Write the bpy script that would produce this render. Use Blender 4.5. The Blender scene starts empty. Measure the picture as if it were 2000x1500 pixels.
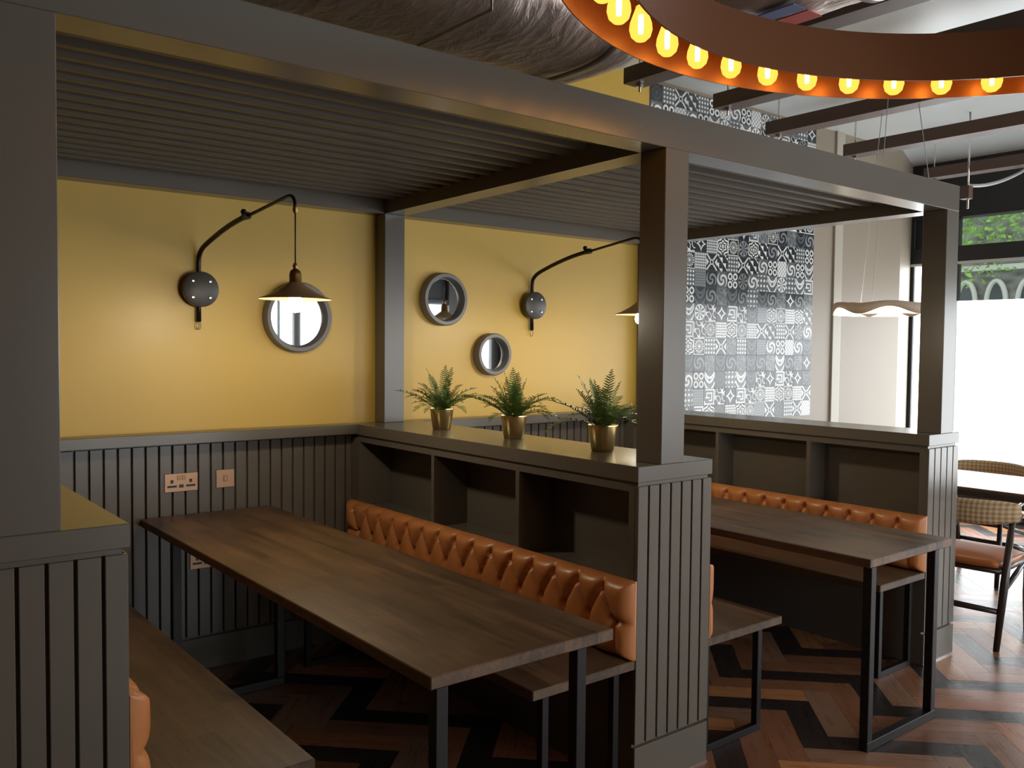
import bpy, bmesh, math, random
from mathutils import Vector, Matrix, Euler
random.seed(7)
PI = math.pi
S = bpy.context.scene
COL = S.collection

# ------------------------------------------------------------------ camera, world, exposure
cd = bpy.data.cameras.new('camera')
cam = bpy.data.objects.new('camera', cd); COL.objects.link(cam)
cd.sensor_width = 36.0; cd.lens = 1722.7 * 36.0 / 2000.0
cd.clip_start = 0.05; cd.clip_end = 200
YAW, PITCH, ROLL = 0.6705, -0.0413, 0.0098
fwd = Vector((math.sin(YAW)*math.cos(PITCH), math.cos(YAW)*math.cos(PITCH), math.sin(PITCH)))
right = Vector((math.cos(YAW), -math.sin(YAW), 0))
up = right.cross(fwd)
r2 = right*math.cos(ROLL) + up*math.sin(ROLL)
u2 = -right*math.sin(ROLL) + up*math.cos(ROLL)
M = Matrix((r2, u2, -fwd)).transposed().to_4x4()
CAM = Vector((-0.6594, -4.2174, 1.5579))
M.translation = CAM
cam.matrix_world = M
S.camera = cam

w = bpy.data.worlds.new('sky'); S.world = w; w.use_nodes = True
bg = w.node_tree.nodes['Background']
bg.inputs[0].default_value = (0.86, 0.94, 1.0, 1); bg.inputs[1].default_value = 2.2
S.view_settings.view_transform = 'Standard'; S.view_settings.look = 'None'
S.view_settings.exposure = 0.0; S.view_settings.gamma = 1.0; S.view_settings.use_curve_mapping = False
S.cycles.use_denoising = True
S.cycles.max_bounces = 8; S.cycles.diffuse_bounces = 4; S.cycles.glossy_bounces = 4
S.cycles.transparent_max_bounces = 10
S.cycles.caustics_reflective = False; S.cycles.caustics_refractive = False
S.cycles.sample_clamp_indirect = 4.0

WINDOW_L = 6.0       # daylight through the frosted panes
BULB_L = 48.0         # wall lamps
RING_L = 100.0
PENDANT_L = 7.0

# ------------------------------------------------------------------ materials
def srgb(r, g, b):
    f = lambda c: (c/255/12.92) if c/255 <= 0.04045 else ((c/255+0.055)/1.055)**2.4
    return (f(r), f(g), f(b), 1)

class X:                                   # arithmetic on shader sockets
    def __init__(s, nt, k): s.nt = nt; s.k = k
    def op(s, o, *a):
        n = s.nt.nodes.new('ShaderNodeMath'); n.operation = o
        for i, q in enumerate((s,)+a):
            if isinstance(q, X): s.nt.links.new(q.k, n.inputs[i])
            else: n.inputs[i].default_value = q
        return X(s.nt, n.outputs[0])
    def __add__(s, o): return s.op('ADD', o)
    def __sub__(s, o): return s.op('SUBTRACT', o)
    def __mul__(s, o): return s.op('MULTIPLY', o)
    def __truediv__(s, o): return s.op('DIVIDE', o)
    def __pow__(s, o): return s.op('POWER', o)
    def lt(s, o): return s.op('LESS_THAN', o)
    def gt(s, o): return s.op('GREATER_THAN', o)
    def abs(s): return s.op('ABSOLUTE')
    def sin(s): return s.op('SINE')
    def cos(s): return s.op('COSINE')
    def frac(s): return s.op('FRACT')
    def max(s, o): return s.op('MAXIMUM', o)
    def min(s, o): return s.op('MINIMUM', o)
    def inv(s): return (s*-1.0)+1.0
    def between(s, a, b): return s.gt(a)*s.lt(b)

def new_mat(name):
    m = bpy.data.materials.new(name); m.use_nodes = True
    nt = m.node_tree
    return m, nt, nt.nodes['Principled BSDF']
def N(nt, t, **kw):
    n = nt.nodes.new(t)
    for k, v in kw.items():
        if k in n.inputs: n.inputs[k].default_value = v
        else: setattr(n, k, v)
    return n
def mixrgb(nt, fac, a, b, blend='MIX'):
    n = nt.nodes.new('ShaderNodeMix'); n.data_type = 'RGBA'; n.blend_type = blend
    for i, v in ((0, fac), (6, a), (7, b)):
        if isinstance(v, X): v = v.k
        if hasattr(v, 'is_output'): nt.links.new(v, n.inputs[i])
        else: n.inputs[i].default_value = v
    return n.outputs[2]
def bump(nt, bsdf, h, strength=0.2, dist=0.01):
    b = N(nt, 'ShaderNodeBump'); b.inputs['Strength'].default_value = strength; b.inputs['Distance'].default_value = dist
    nt.links.new(h.k if isinstance(h, X) else h, b.inputs['Height']); nt.links.new(b.outputs[0], bsdf.inputs['Normal'])
def coords(nt, kind='Object', scale=(1, 1, 1), rot=(0, 0, 0)):
    t = N(nt, 'ShaderNodeTexCoord'); mp = N(nt, 'ShaderNodeMapping')
    mp.inputs['Scale'].default_value = scale; mp.inputs['Rotation'].default_value = rot
    nt.links.new(t.outputs[kind], mp.inputs[0]); return mp.outputs[0]
def noise(nt, vec, scale=5, detail=4, rough=0.5, dist=0):
    n = N(nt, 'ShaderNodeTexNoise'); n.inputs['Scale'].default_value = scale; n.inputs['Detail'].default_value = detail
    n.inputs['Roughness'].default_value = rough; n.inputs['Distortion'].default_value = dist
    nt.links.new(vec, n.inputs['Vector']); return X(nt, n.outputs['Fac'])
def ramp(nt, x, stops):
    n = N(nt, 'ShaderNodeValToRGB'); nt.links.new(x.k if isinstance(x, X) else x, n.inputs[0])
    el = n.color_ramp.elements
    while len(el) < len(stops): el.new(0.5)
    for e, (p, c) in zip(el, stops): e.position = p; e.color = c
    return n.outputs[0]

def paint(name, col, rough=0.4, spec=0.5, var=0.06, bs=0.03, scale=60):
    m, nt, b = new_mat(name)
    v = coords(nt)
    n1 = noise(nt, v, 3.0, 4); n2 = noise(nt, v, scale, 2)
    c2 = tuple(c*(1-2*var) for c in col[:3])+(1,)
    nt.links.new(mixrgb(nt, n1, c2, tuple(c*(1+2*var) for c in col[:3])+(1,)), b.inputs['Base Color'])
    b.inputs['Roughness'].default_value = rough; b.inputs['Specular IOR Level'].default_value = spec
    bump(nt, b, n2, bs, 0.004)
    return m
def metal(name, col, rough=0.35, met=1.0, var=0.15):
    m, nt, b = new_mat(name)
    v = coords(nt); n1 = noise(nt, v, 25, 4)
    nt.links.new((n1*var+rough-var/2).k, b.inputs['Roughness'])
    b.inputs['Base Color'].default_value = col; b.inputs['Metallic'].default_value = met
    return m
def emit(name, col, s):
    m, nt, b = new_mat(name)
    b.inputs['Base Color'].default_value = (0.8, 0.8, 0.8, 1)
    b.inputs['Emission Color'].default_value = col; b.inputs['Emission Strength'].default_value = s
    return m

def wood(name, dark, light, rough=0.35, along='Y', scale=1.0, lams=0.0, per_object=True, contrast=1.0):
    m, nt, b = new_mat(name)
    sc = {'X': (1.3, 14, 14), 'Y': (14, 1.3, 14)}[along]
    t = N(nt, 'ShaderNodeTexCoord'); oi = N(nt, 'ShaderNodeObjectInfo')
    add = N(nt, 'ShaderNodeVectorMath', operation='ADD')
    comb = N(nt, 'ShaderNodeCombineXYZ'); mu = X(nt, oi.outputs['Random'])*37.0
    for i in range(3): nt.links.new(mu.k, comb.inputs[i])
    nt.links.new(t.outputs['Object'], add.inputs[0]); nt.links.new(comb.outputs[0], add.inputs[1])
    mp = N(nt, 'ShaderNodeMapping'); mp.inputs['Scale'].default_value = tuple(q*scale for q in sc)
    nt.links.new(add.outputs[0], mp.inputs[0])
    g = noise(nt, mp.outputs[0], 1.6, 7, 0.62, 0.6)
    fine = noise(nt, mp.outputs[0], 9, 3, 0.6)
    blot = noise(nt, add.outputs[0], 3.5, 4, 0.6)
    f = g*0.62 + fine*0.18 + blot*0.30 - 0.06
    if lams:                               # glued staves across the top
        sp = N(nt, 'ShaderNodeSeparateXYZ'); nt.links.new(t.outputs['Object'], sp.inputs[0])
        q = X(nt, sp.outputs[0 if along == 'Y' else 1]); p = X(nt, sp.outputs[1 if along == 'Y' else 0])
        row = (q*(1/lams)).op('FLOOR')
        seg = ((p*1.4)+(row*0.37)).op('FLOOR')
        wn = N(nt, 'ShaderNodeTexWhiteNoise'); wn.noise_dimensions = '2D'
        cb = N(nt, 'ShaderNodeCombineXYZ'); nt.links.new(row.k, cb.inputs[0]); nt.links.new(seg.k, cb.inputs[1])
        nt.links.new(cb.outputs[0], wn.inputs['Vector'])
        f = f + (X(nt, wn.outputs['Value'])-0.5)*0.16
    f = (f-0.5)*contrast + 0.5
    c = ramp(nt, f, [(0.28, dark), (0.72, light)])
    if per_object:
        h = X(nt, oi.outputs['Random'])*0.3 + 0.85
        hv = N(nt, 'ShaderNodeHueSaturation'); nt.links.new(c, hv.inputs['Color']); nt.links.new(h.k, hv.inputs['Value']); c = hv.outputs[0]
    nt.links.new(c, b.inputs['Base Color'])
    nt.links.new((g*0.22+(rough-0.08)).k, b.inputs['Roughness'])
    bump(nt, b, g*0.6+fine*0.4, 0.18, 0.004)
    return m

GREY = paint('grey_paint', srgb(102, 95, 86), 0.24, 0.5, 0.03)
GROOVE = GREY
YELLOW = paint('yellow_paint', srgb(212, 174, 82), 0.38, 0.4, 0.02)
BEIGE = paint('beige_paint', srgb(146, 134, 119), 0.45, 0.4, 0.02)
WHITE = paint('white_paint', srgb(205, 208, 205), 0.35, 0.5, 0.02)
PALESTRIP = paint('pale_strip_tone', srgb(172, 164, 150), 0.4, 0.4, 0.02)
CEIL = paint('ceiling_paint', srgb(196, 202, 202), 0.30, 0.6, 0.03)
DARKWALL = paint('dark_wall_paint', srgb(74, 70, 66), 0.5, 0.4, 0.03)
SLAT = paint('slat_paint', srgb(98, 89, 78), 0.45, 0.4, 0.05)
TABLEWOOD = wood('table_wood', srgb(48, 35, 26), srgb(122, 92, 66), 0.40, 'Y', 1.0, 0.062, False, 1.15)
BENCHWOOD = wood('bench_wood', srgb(46, 35, 26), srgb(112, 88, 66), 0.42, 'Y', 1.0, 0.08, False, 1.1)
P_BROWN = wood('plank_brown', srgb(114, 74, 52), srgb(158, 108, 78), 0.26, 'X', 1.6, 0, True, 0.8)
P_RED = wood('plank_red_brown', srgb(140, 88, 58), srgb(188, 122, 84), 0.26, 'X', 1.6, 0, True, 0.8)
P_TAN = wood('plank_tan', srgb(166, 110, 68), srgb(216, 152, 100), 0.26, 'X', 1.6, 0, True, 0.8)
P_GREY = wood('plank_grey_brown', srgb(122, 90, 70), srgb(164, 124, 100), 0.26, 'X', 1.6, 0, True, 0.8)
P_DARK = wood('plank_dark', srgb(40, 32, 30), srgb(62, 52, 49), 0.26, 'X', 1.6, 0, True, 0.8)
SUBFLOOR = paint('subfloor', srgb(30, 22, 18), 0.7)
BLACK = metal('black_metal', srgb(48, 46, 46), 0.42, 0.7)
LAMPBLACK = metal('lamp_bronze_black', srgb(40, 32, 27), 0.4, 0.6)
LAMPPLATE = paint('lamp_plate_paint', srgb(66, 62, 58), 0.45)
FRAMEDARK = paint('window_frame_paint', srgb(40, 40, 42), 0.4)
BRASS = metal('aged_brass', srgb(150, 118, 78), 0.38, 1.0)
SHADE = metal('lamp_shade_metal', srgb(196, 164, 124), 0.38, 0.6)
CHROME = metal('bright_steel', srgb(210, 205, 200), 0.22, 1.0, 0.05)
ROSE = metal('satin_copper_plate', srgb(190, 150, 120), 0.4, 0.55)
SOCKETDARK = paint('socket_insert', srgb(40, 28, 22), 0.4)
BRONZE = metal('ring_bronze', srgb(116, 67, 33), 0.36, 0.45)
RAIL = paint('ceiling_rail_paint', srgb(86, 66, 56), 0.5)
CABLEGREY = paint('grey_cable', srgb(170, 172, 172), 0.5)
CHAIRWOOD = paint('chair_dark_wood', srgb(52, 42, 38), 0.3)
SEATPAD = paint('chair_seat_leather', srgb(176, 104, 52), 0.4)
MIRROR, _nt, _b = new_mat('mirror_glass')
_b.inputs['Base Color'].default_value = (0.86, 0.9, 0.92, 1); _b.inputs['Metallic'].default_value = 1; _b.inputs['Roughness'].default_value = 0.02
MFRAME = paint('mirror_frame_paint', srgb(118, 114, 112), 0.45)
TABLEGLOSS = wood('varnished_table_wood', srgb(70, 52, 38), srgb(128, 98, 70), 0.24, 'Y', 1.0, 0.08, False, 0.9)

def gold_mat():
    m, nt, b = new_mat('gold_metal')
    v = coords(nt, 'Object', (30, 30, 1)); n = noise(nt, v, 4, 3)
    b.inputs['Base Color'].default_value = srgb(236, 210, 146); b.inputs['Metallic'].default_value = 1
    nt.links.new((n*0.08+0.20).k, b.inputs['Roughness']); return m
GOLD = gold_mat()
def leather():
    m, nt, b = new_mat('tan_leather')
    v = coords(nt); n = noise(nt, v, 9, 4); f = noise(nt, v, 160, 2)
    nt.links.new(mixrgb(nt, n, srgb(184, 112, 62), srgb(208, 138, 84)), b.inputs['Base Color'])
    b.inputs['Roughness'].default_value = 0.36; b.inputs['Specular IOR Level'].default_value = 0.55
    bump(nt, b, f, 0.10, 0.002); return m
LEATHER = leather()
def foil(name, col):
    m, nt, b = new_mat(name)
    v = coords(nt, 'Object', (1, 1, 1))
    vo = N(nt, 'ShaderNodeTexVoronoi'); vo.feature = 'F1'; vo.inputs['Scale'].default_value = 11
    v2 = coords(nt, 'Object', (2.2, 1, 1)); nn = noise(nt, v2, 6, 6, 0.65, 1.2)
    nt.links.new(v2, vo.inputs['Vector'])
    b.inputs['Base Color'].default_value = col; b.inputs['Metallic'].default_value = 0.72
    b.inputs['Roughness'].default_value = 0.30
    bump(nt, b, nn*0.8+X(nt, vo.outputs['Distance'])*0.4, 0.5, 0.02); return m
FOIL = foil('foil_insulation', srgb(226, 210, 202))
TAPE = metal('foil_tape', srgb(190, 180, 172), 0.3, 0.9)
LABELRED = paint('red_label_print', srgb(190, 50, 40), 0.4)
LABELBLUE = paint('blue_label_print', srgb(90, 100, 150), 0.4)
def glass(name, tint=(1, 1, 1, 1)):
    m = bpy.data.materials.new(name); m.use_nodes = True; nt = m.node_tree; nt.nodes.clear()
    o = N(nt, 'ShaderNodeOutputMaterial'); t = N(nt, 'ShaderNodeBsdfTransparent'); t.inputs[0].default_value = tint
    g = N(nt, 'ShaderNodeBsdfGlossy'); g.inputs['Roughness'].default_value = 0.02
    f = N(nt, 'ShaderNodeFresnel'); f.inputs['IOR'].default_value = 1.45; mx = N(nt, 'ShaderNodeMixShader')
    nt.links.new(f.outputs[0], mx.inputs[0]); nt.links.new(t.outputs[0], mx.inputs[1]); nt.links.new(g.outputs[0], mx.inputs[2])
    nt.links.new(mx.outputs[0], o.inputs[0]); return m
GLASS = glass('clear_glass', (0.92, 0.97, 0.95, 1))
FROST = emit('frosted_film_lit_by_daylight', (0.92, 0.975, 1.0, 1), WINDOW_L)
_fb = FROST.node_tree.nodes['Principled BSDF']; _fb.inputs['Roughness'].default_value = 0.5
def bulb_glass():
    m = bpy.data.materials.new('amber_bulb_glass'); m.use_nodes = True; nt = m.node_tree; nt.nodes.clear()
    o = N(nt, 'ShaderNodeOutputMaterial'); t = N(nt, 'ShaderNodeBsdfTransparent'); t.inputs[0].default_value = (1, 0.75, 0.3, 1)
    e = N(nt, 'ShaderNodeEmission'); e.inputs[0].default_value = (1.0, 0.40, 0.06, 1); e.inputs[1].default_value = 3.0
    mx = N(nt, 'ShaderNodeMixShader'); mx.inputs[0].default_value = 0.55
    nt.links.new(t.outputs[0], mx.inputs[1]); nt.links.new(e.outputs[0], mx.inputs[2]); nt.links.new(mx.outputs[0], o.inputs[0]); return m
AMBER = bulb_glass()
FILAMENT = emit('glowing_filament', (1.0, 0.62, 0.22, 1), RING_L)
LAMPBULB = emit('warm_white_bulb', (1.0, 0.89, 0.68, 1), BULB_L*6)
PENDLIGHT = emit('pendant_diffuser', (1.0, 0.84, 0.62, 1), PENDANT_L)
PENDSHELL = paint('pendant_shell', srgb(214, 194, 174), 0.4)
def weave():
    m, nt, b = new_mat('woven_backrest_fabric')
    v = coords(nt, 'Object'); sp = N(nt, 'ShaderNodeSeparateXYZ'); nt.links.new(v, sp.inputs[0])
    y, z = X(nt, sp.outputs[1]), X(nt, sp.outputs[2])
    k = ((y+z)*130.0).sin()*((y-z)*130.0).sin()
    nt.links.new(mixrgb(nt, k*0.5+0.5, srgb(136, 110, 80), srgb(198, 172, 134)), b.inputs['Base Color'])
    b.inputs['Roughness'].default_value = 0.8; bump(nt, b, k, 0.4, 0.003); return m
WEAVE = weave()
def leaf_mat(name, a, b_):
    m, nt, b = new_mat(name)
    oi = N(nt, 'ShaderNodeObjectInfo'); n = noise(nt, coords(nt), 14, 2)
    nt.links.new(mixrgb(nt, (X(nt, oi.outputs['Random'])*0.6+n*0.4), a, b_), b.inputs['Base Color'])
    b.inputs['Roughness'].default_value = 0.45
    b.inputs['Subsurface Weight'].default_value = 0.0
    return m
FERN = leaf_mat('fern_leaf', srgb(58, 94, 38), srgb(134, 156, 76))
SOIL = paint('potting_soil', srgb(36, 28, 22), 0.9)
TREELEAF = leaf_mat('tree_leaf', srgb(92, 140, 44), srgb(176, 206, 96))
BARK = paint('bark', srgb(84, 72, 60), 0.8)
def stone():
    m, nt, b = new_mat('rubble_stone')
    v = coords(nt, 'Object', (1, 1, 2.4)); vo = N(nt, 'ShaderNodeTexVoronoi'); vo.inputs['Scale'].default_value = 3.2
    nt.links.new(v, vo.inputs['Vector']); n = noise(nt, v, 8, 5)
    c = mixrgb(nt, X(nt, vo.outputs['Distance'])*0.9+n*0.4-0.1, srgb(50, 49, 48), srgb(150, 147, 140))
    nt.links.new(c, b.inputs['Base Color']); b.inputs['Roughness'].default_value = 0.9
    bump(nt, b, X(nt, vo.outputs['Distance']), 0.5, 0.05); return m
STONE = stone()
DRESSED = paint('dressed_stone', srgb(196, 192, 184), 0.8)
PAVING = paint('street_paving', srgb(140, 138, 134), 0.9)
DARKGLASS = paint('dark_leaded_glass', srgb(38, 44, 48), 0.2)

# ------------------------------------------------------------------ mesh helpers
def mesh_from(bm, name, smooth=False):
    me = bpy.data.meshes.new(name); bm.normal_update(); bm.to_mesh(me); bm.free()
    if smooth:
        for p in me.polygons: p.use_smooth = True
    return me
def bm_box(bm, a, b, mat_index=0):
    (x0, y0, z0), (x1, y1, z1) = a, b
    vs = [bm.verts.new(p) for p in ((x0,y0,z0),(x1,y0,z0),(x1,y1,z0),(x0,y1,z0),(x0,y0,z1),(x1,y0,z1),(x1,y1,z1),(x0,y1,z1))]
    for f in ((3,2,1,0),(4,5,6,7),(0,1,5,4),(1,2,6,5),(2,3,7,6),(3,0,4,7)):
        bm.faces.new([vs[i] for i in f])
def box_mesh(sx, sy, sz, bev=0.0, name='box'):
    bm = bmesh.new(); bm_box(bm, (-sx/2,-sy/2,-sz/2), (sx/2,sy/2,sz/2))
    if bev: bmesh.ops.bevel(bm, geom=bm.edges[:], offset=bev, segments=1 if bev < 0.004 else 2, affect='EDGES', profile=0.7)
    return mesh_from(bm, name)
def obj(name, me, mat, loc=(0,0,0), parent=None, rot=(0,0,0)):
    """loc is given in the parent's own space when there is a parent"""
    o = bpy.data.objects.new(name, me); COL.objects.link(o)
    o.location = loc; o.rotation_euler = rot
    if mat is not None and me is not None and len(me.materials) == 0: me.materials.append(mat)
    if parent is not None: o.parent = parent
    return o
def tag(o, label=None, cat=None, group=None, kind=None):
    if label: o['label'] = label
    if cat: o['category'] = cat
    if group: o['group'] = group
    if kind: o['kind'] = kind
    return o
def empty(name, loc, rz=0):
    o = bpy.data.objects.new(name, None); COL.objects.link(o); o.location = loc; o.rotation_euler = (0,0,rz)
    o.empty_display_size = 0.1
    return o
def wb(name, x, y, z, mat, parent=None, bev=0.0):
    """axis-aligned box from world ranges; the parent (if any) must be unrotated"""
    me = box_mesh(x[1]-x[0], y[1]-y[0], z[1]-z[0], bev, name)
    c = Vector(((x[0]+x[1])/2, (y[0]+y[1])/2, (z[0]+z[1])/2))
    p = parent
    while p is not None: c = c - Vector(p.location); p = p.parent
    return obj(name, me, mat, c, parent)
def prism(name, quad, z0, z1, mat, parent=None):
    bm = bmesh.new()
    lo = [bm.verts.new((x, y, z0)) for x, y in quad]; hi = [bm.verts.new((x, y, z1)) for x, y in quad]
    n = len(quad)
    bm.faces.new(lo[::-1]); bm.faces.new(hi)
    for i in range(n): bm.faces.new((lo[i], lo[(i+1) % n], hi[(i+1) % n], hi[i]))
    bmesh.ops.recalc_face_normals(bm, faces=bm.faces[:])
    o = obj(name, mesh_from(bm, name), mat, (0,0,0), parent)
    if parent is not None: o.location = -Vector(parent.location)
    return o
def sweep_bm(bm, pts, radii, seg=10, cap=True):
    pts = [Vector(p) for p in pts]
    if not hasattr(radii, '__len__'): radii = [radii]*len(pts)
    tang = [(pts[min(i+1, len(pts)-1)]-pts[max(i-1, 0)]).normalized() for i in range(len(pts))]
    nrm = tang[0].orthogonal().normalized(); rings = []
    for i, p in enumerate(pts):
        nrm = (nrm - tang[i]*nrm.dot(tang[i])).normalized(); bi = tang[i].cross(nrm)
        rings.append([bm.verts.new(p+(nrm*math.cos(2*PI*k/seg)+bi*math.sin(2*PI*k/seg))*radii[i]) for k in range(seg)])
    for a, b in zip(rings, rings[1:]):
        for k in range(seg): bm.faces.new((a[k], a[(k+1) % seg], b[(k+1) % seg], b[k]))
    if cap: bm.faces.new(rings[0][::-1]); bm.faces.new(rings[-1])
def tube(name, pts, radii, mat, parent=None, seg=10):
    """points in the parent's space"""
    bm = bmesh.new(); sweep_bm(bm, pts, radii, seg)
    return obj(name, mesh_from(bm, name, True), mat, (0,0,0), parent)
def lathe_bm(bm, prof, seg=32, axis='Z', center=(0,0,0)):
    rings = []
    cx, cy, cz = center
    for r, z in prof:
        ring = []
        if r < 1e-6:
            p = (cx, cy, cz+z) if axis == 'Z' else (cx, cy+z, cz); ring = [bm.verts.new(p)]
        else:
            for k in range(seg):
                a = 2*PI*k/seg
                p = (cx+r*math.cos(a), cy+r*math.sin(a), cz+z) if axis == 'Z' else (cx+r*math.cos(a), cy+z, cz-r*math.sin(a))
                ring.append(bm.verts.new(p))
        rings.append(ring)
    for a, b in zip(rings, rings[1:]):
        for k in range(seg):
            k2 = (k+1) % seg
            if len(a) == 1 and len(b) == 1: break
            if len(a) == 1: bm.faces.new((a[0], b[k2], b[k]))
            elif len(b) == 1: bm.faces.new((a[k], a[k2], b[0]))
            else: bm.faces.new((a[k], a[k2], b[k2], b[k]))
def lathe(name, prof, mat, loc=(0,0,0), parent=None, seg=32, axis='Z', smooth=True):
    bm = bmesh.new(); lathe_bm(bm, prof, seg, axis); bmesh.ops.recalc_face_normals(bm, faces=bm.faces[:])
    me = mesh_from(bm, name, smooth)
    if smooth:
        try: me.set_sharp_from_angle(angle=math.radians(40))
        except Exception: pass
    return obj(name, me, mat, loc, parent)
def bez(p0, p1, p2, p3, n=12):
    out = []
    for i in range(n+1):
        t = i/n; q = 1-t
        out.append(Vector(p0)*q**3+Vector(p1)*3*q*q*t+Vector(p2)*3*q*t*t+Vector(p3)*t**3)
    return out
def copy_tree(o, parent=None):
    c = o.copy(); COL.objects.link(c); c.parent = parent
    for ch in list(o.children): copy_tree(ch, c)
    return c

# ------------------------------------------------------------------ measured dimensions
ZC = 3.41                      # ceiling
XW = 8.05                      # window wall
ZL, TL, D = 1.149, 0.056, 2.113   # ledge top, thickness, partition length
ZB, ZT, CW = 2.261, 2.388, 0.1225
P0, P1, P2 = (-0.497, -0.103), (1.574, 1.967), (3.628, 3.935)
YC = 2.1145

# ------------------------------------------------------------------ floor: herringbone planks
fl = wb('floor', (-4.0, 9.0), (-7.6, 0.6), (-0.10, -0.012), SUBFLOOR); tag(fl, 'dark and tan herringbone plank floor', None, None, 'structure')
def project(p):
    d = Vector(p)-CAM; z = d.dot(fwd)
    if z < 0.1: return None
    return (1000+1722.7*d.dot(r2)/z, 750-1722.7*d.dot(u2)/z, z)
def build_floor():
    Lp, wp = 0.48, 0.12
    ua = Vector((1, -1, 0)).normalized(); vb = Vector((1, 1, 0)).normalized()
    org = Vector((3.123, -2.019, 0)) - ua*Lp
    rnd = random.Random(3); planks = []
    for s in range(-9, 12):
        for k in range(-45, 45):
            for kind in (0, 1):
                a, b = k*wp, k*wp
                if kind == 0: ca, cb = a+Lp/2, b+wp/2
                else: ca, cb = a-wp/2, b+Lp/2
                ca += s*Lp; cb -= s*Lp
                c = org+ua*ca+vb*cb
                tone = rnd.random()
                if not (-3.95 < c.x < 8.0 and -7.2 < c.y < 0.25): continue
                if c.x < 7.2 and c.y > -0.1: continue
                dark = (k - s) % 3 == 0
                m = P_DARK if dark else (P_BROWN if tone < .36 else P_RED if tone < .62 else P_TAN if tone < .8 else P_GREY)
                planks.append((c, kind, m))
    scored = []
    for i, (c, kind, m) in enumerate(planks):
        q = project(c)
        sc = 0
        if q and -60 < q[0] < 2060 and -60 < q[1] < 1580:
            sc = 1/q[2]**3
            if c.x < 1.6: sc *= 0.25           # mostly under the near table and bench
        scored.append((-sc, i))
    scored.sort()
    keep = {i for s_, i in scored[:300] if s_ < 0}
    meshes = {}
    rest = {}
    for i, (c, kind, m) in enumerate(planks):
        rz = -PI/4 if kind == 0 else PI/4
        if i in keep:
            if m.name not in meshes:
                me = box_mesh(Lp-0.0006, wp-0.0006, 0.012, 0.0003, 'plank'); me.materials.append(m); meshes[m.name] = me
            obj('plank', meshes[m.name], None, (c.x-fl.location.x, c.y-fl.location.y, -0.006-fl.location.z), fl, (0,0,rz))
        else: rest.setdefault(m.name, []).append((c, rz))
    bm = bmesh.new(); mats = [P_BROWN, P_RED, P_TAN, P_GREY, P_DARK]
    for mi, m in enumerate(mats):
        for c, rz in rest.get(m.name, []):
            n0 = len(bm.verts); n1 = len(bm.faces)
            bm_box(bm, (-Lp/2+.0008, -wp/2+.0008, -.006), (Lp/2-.0008, wp/2-.0008, .006))
            bm.verts.ensure_lookup_table(); bm.faces.ensure_lookup_table()
            R = Matrix.Rotation(rz, 4, 'Z')
            for v in bm.verts[n0:]: v.co = R @ v.co + Vector((c.x-fl.location.x, c.y-fl.location.y, -0.006-fl.location.z))
            for f in bm.faces[n1:]: f.material_index = mi
    me = mesh_from(bm, 'floor_planks')
    for m in mats: me.materials.append(m)
    o = obj('plank_field', me, None, (0,0,0), fl); o['kind'] = 'stuff'
build_floor()

# ------------------------------------------------------------------ walls, ceiling
wall = wb('wall_back', (-4.0, 3.86), (0.0, 0.15), (-0.1, ZC), YELLOW); tag(wall, 'yellow painted wall above grey boarded wainscot', None, None, 'structure')
wt = wb('wall_back_tiled', (3.86, 5.86), (0.0, 0.15), (-0.1, ZC), BEIGE); tag(wt, 'wall covered in black and white patterned tiles', None, None, 'structure')
wr = wb('wall_back_beige', (5.86, 6.16), (0.0, 0.15), (-0.1, ZC), BEIGE); tag(wr, 'plain beige wall beside the patterned tiles', None, None, 'structure')
wp_ = prism('wall_pier', [(6.16, 0.0), (7.27, 0.0), (8.05, 0.30), (8.05, 0.45), (6.16, 0.45)], -0.1, ZC, BEIGE); tag(wp_, 'beige wall pier with splayed reveal next to window', None, None, 'structure')
tr = wb('pale_strip_1', (6.15, 6.27), (-0.02, 0.0), (0, ZC), PALESTRIP, None, 0.006); tag(tr, 'pale vertical strip on the beige wall', None, None, 'structure')  # thin raised strip in a paler tone than the wall
ce = wb('ceiling', (-4.0, 8.3), (-7.3, 0.6), (ZC, ZC+0.1), CEIL); tag(ce, 'pale grey ceiling', None, None, 'structure')
wl = wb('wall_left', (-4.15, -4.0), (-7.3, 0.15), (-0.1, ZC), DARKWALL); tag(wl, 'dark wall on the bar side of room', None, None, 'structure')

# wainscot on the back wall: ledge, frieze, boards
def wainscot(x0, x1, first):
    wb('dado_ledge', (x0, x1), (-0.115, 0), (ZL-0.05, ZL), GREY, wall, 0.002)
    wb('wainscot_backing', (x0, x1), (-0.018, 0), (0.0, ZL-0.05), GROOVE, wall)
    wb('wainscot_plinth', (x0, x1), (-0.04, -0.018), (0.0, 0.155), GREY, wall, 0.002)
    x = first; me = {}
    while x < x1-0.01:
        a, b = max(x+0.004, x0), min(x+0.0555, x1)
        if b-a > 0.012:
            wd = round(b-a, 4)
            if wd not in me: me[wd] = box_mesh(b-a, 0.016, ZL-0.05-0.012-0.165, 0.002, 'wainscot_board'); me[wd].materials.append(GREY)
            obj('wainscot_board', me[wd], None, Vector(((a+b)/2, -0.026, (0.165+ZL-0.062)/2))-wall.location, wall)
        x += 0.0598
wainscot(-2.6, P0[0], -2.6)
wainscot(P0[1], P1[0], -0.133)
wainscot(P1[1], P2[0], 1.917)

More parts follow.
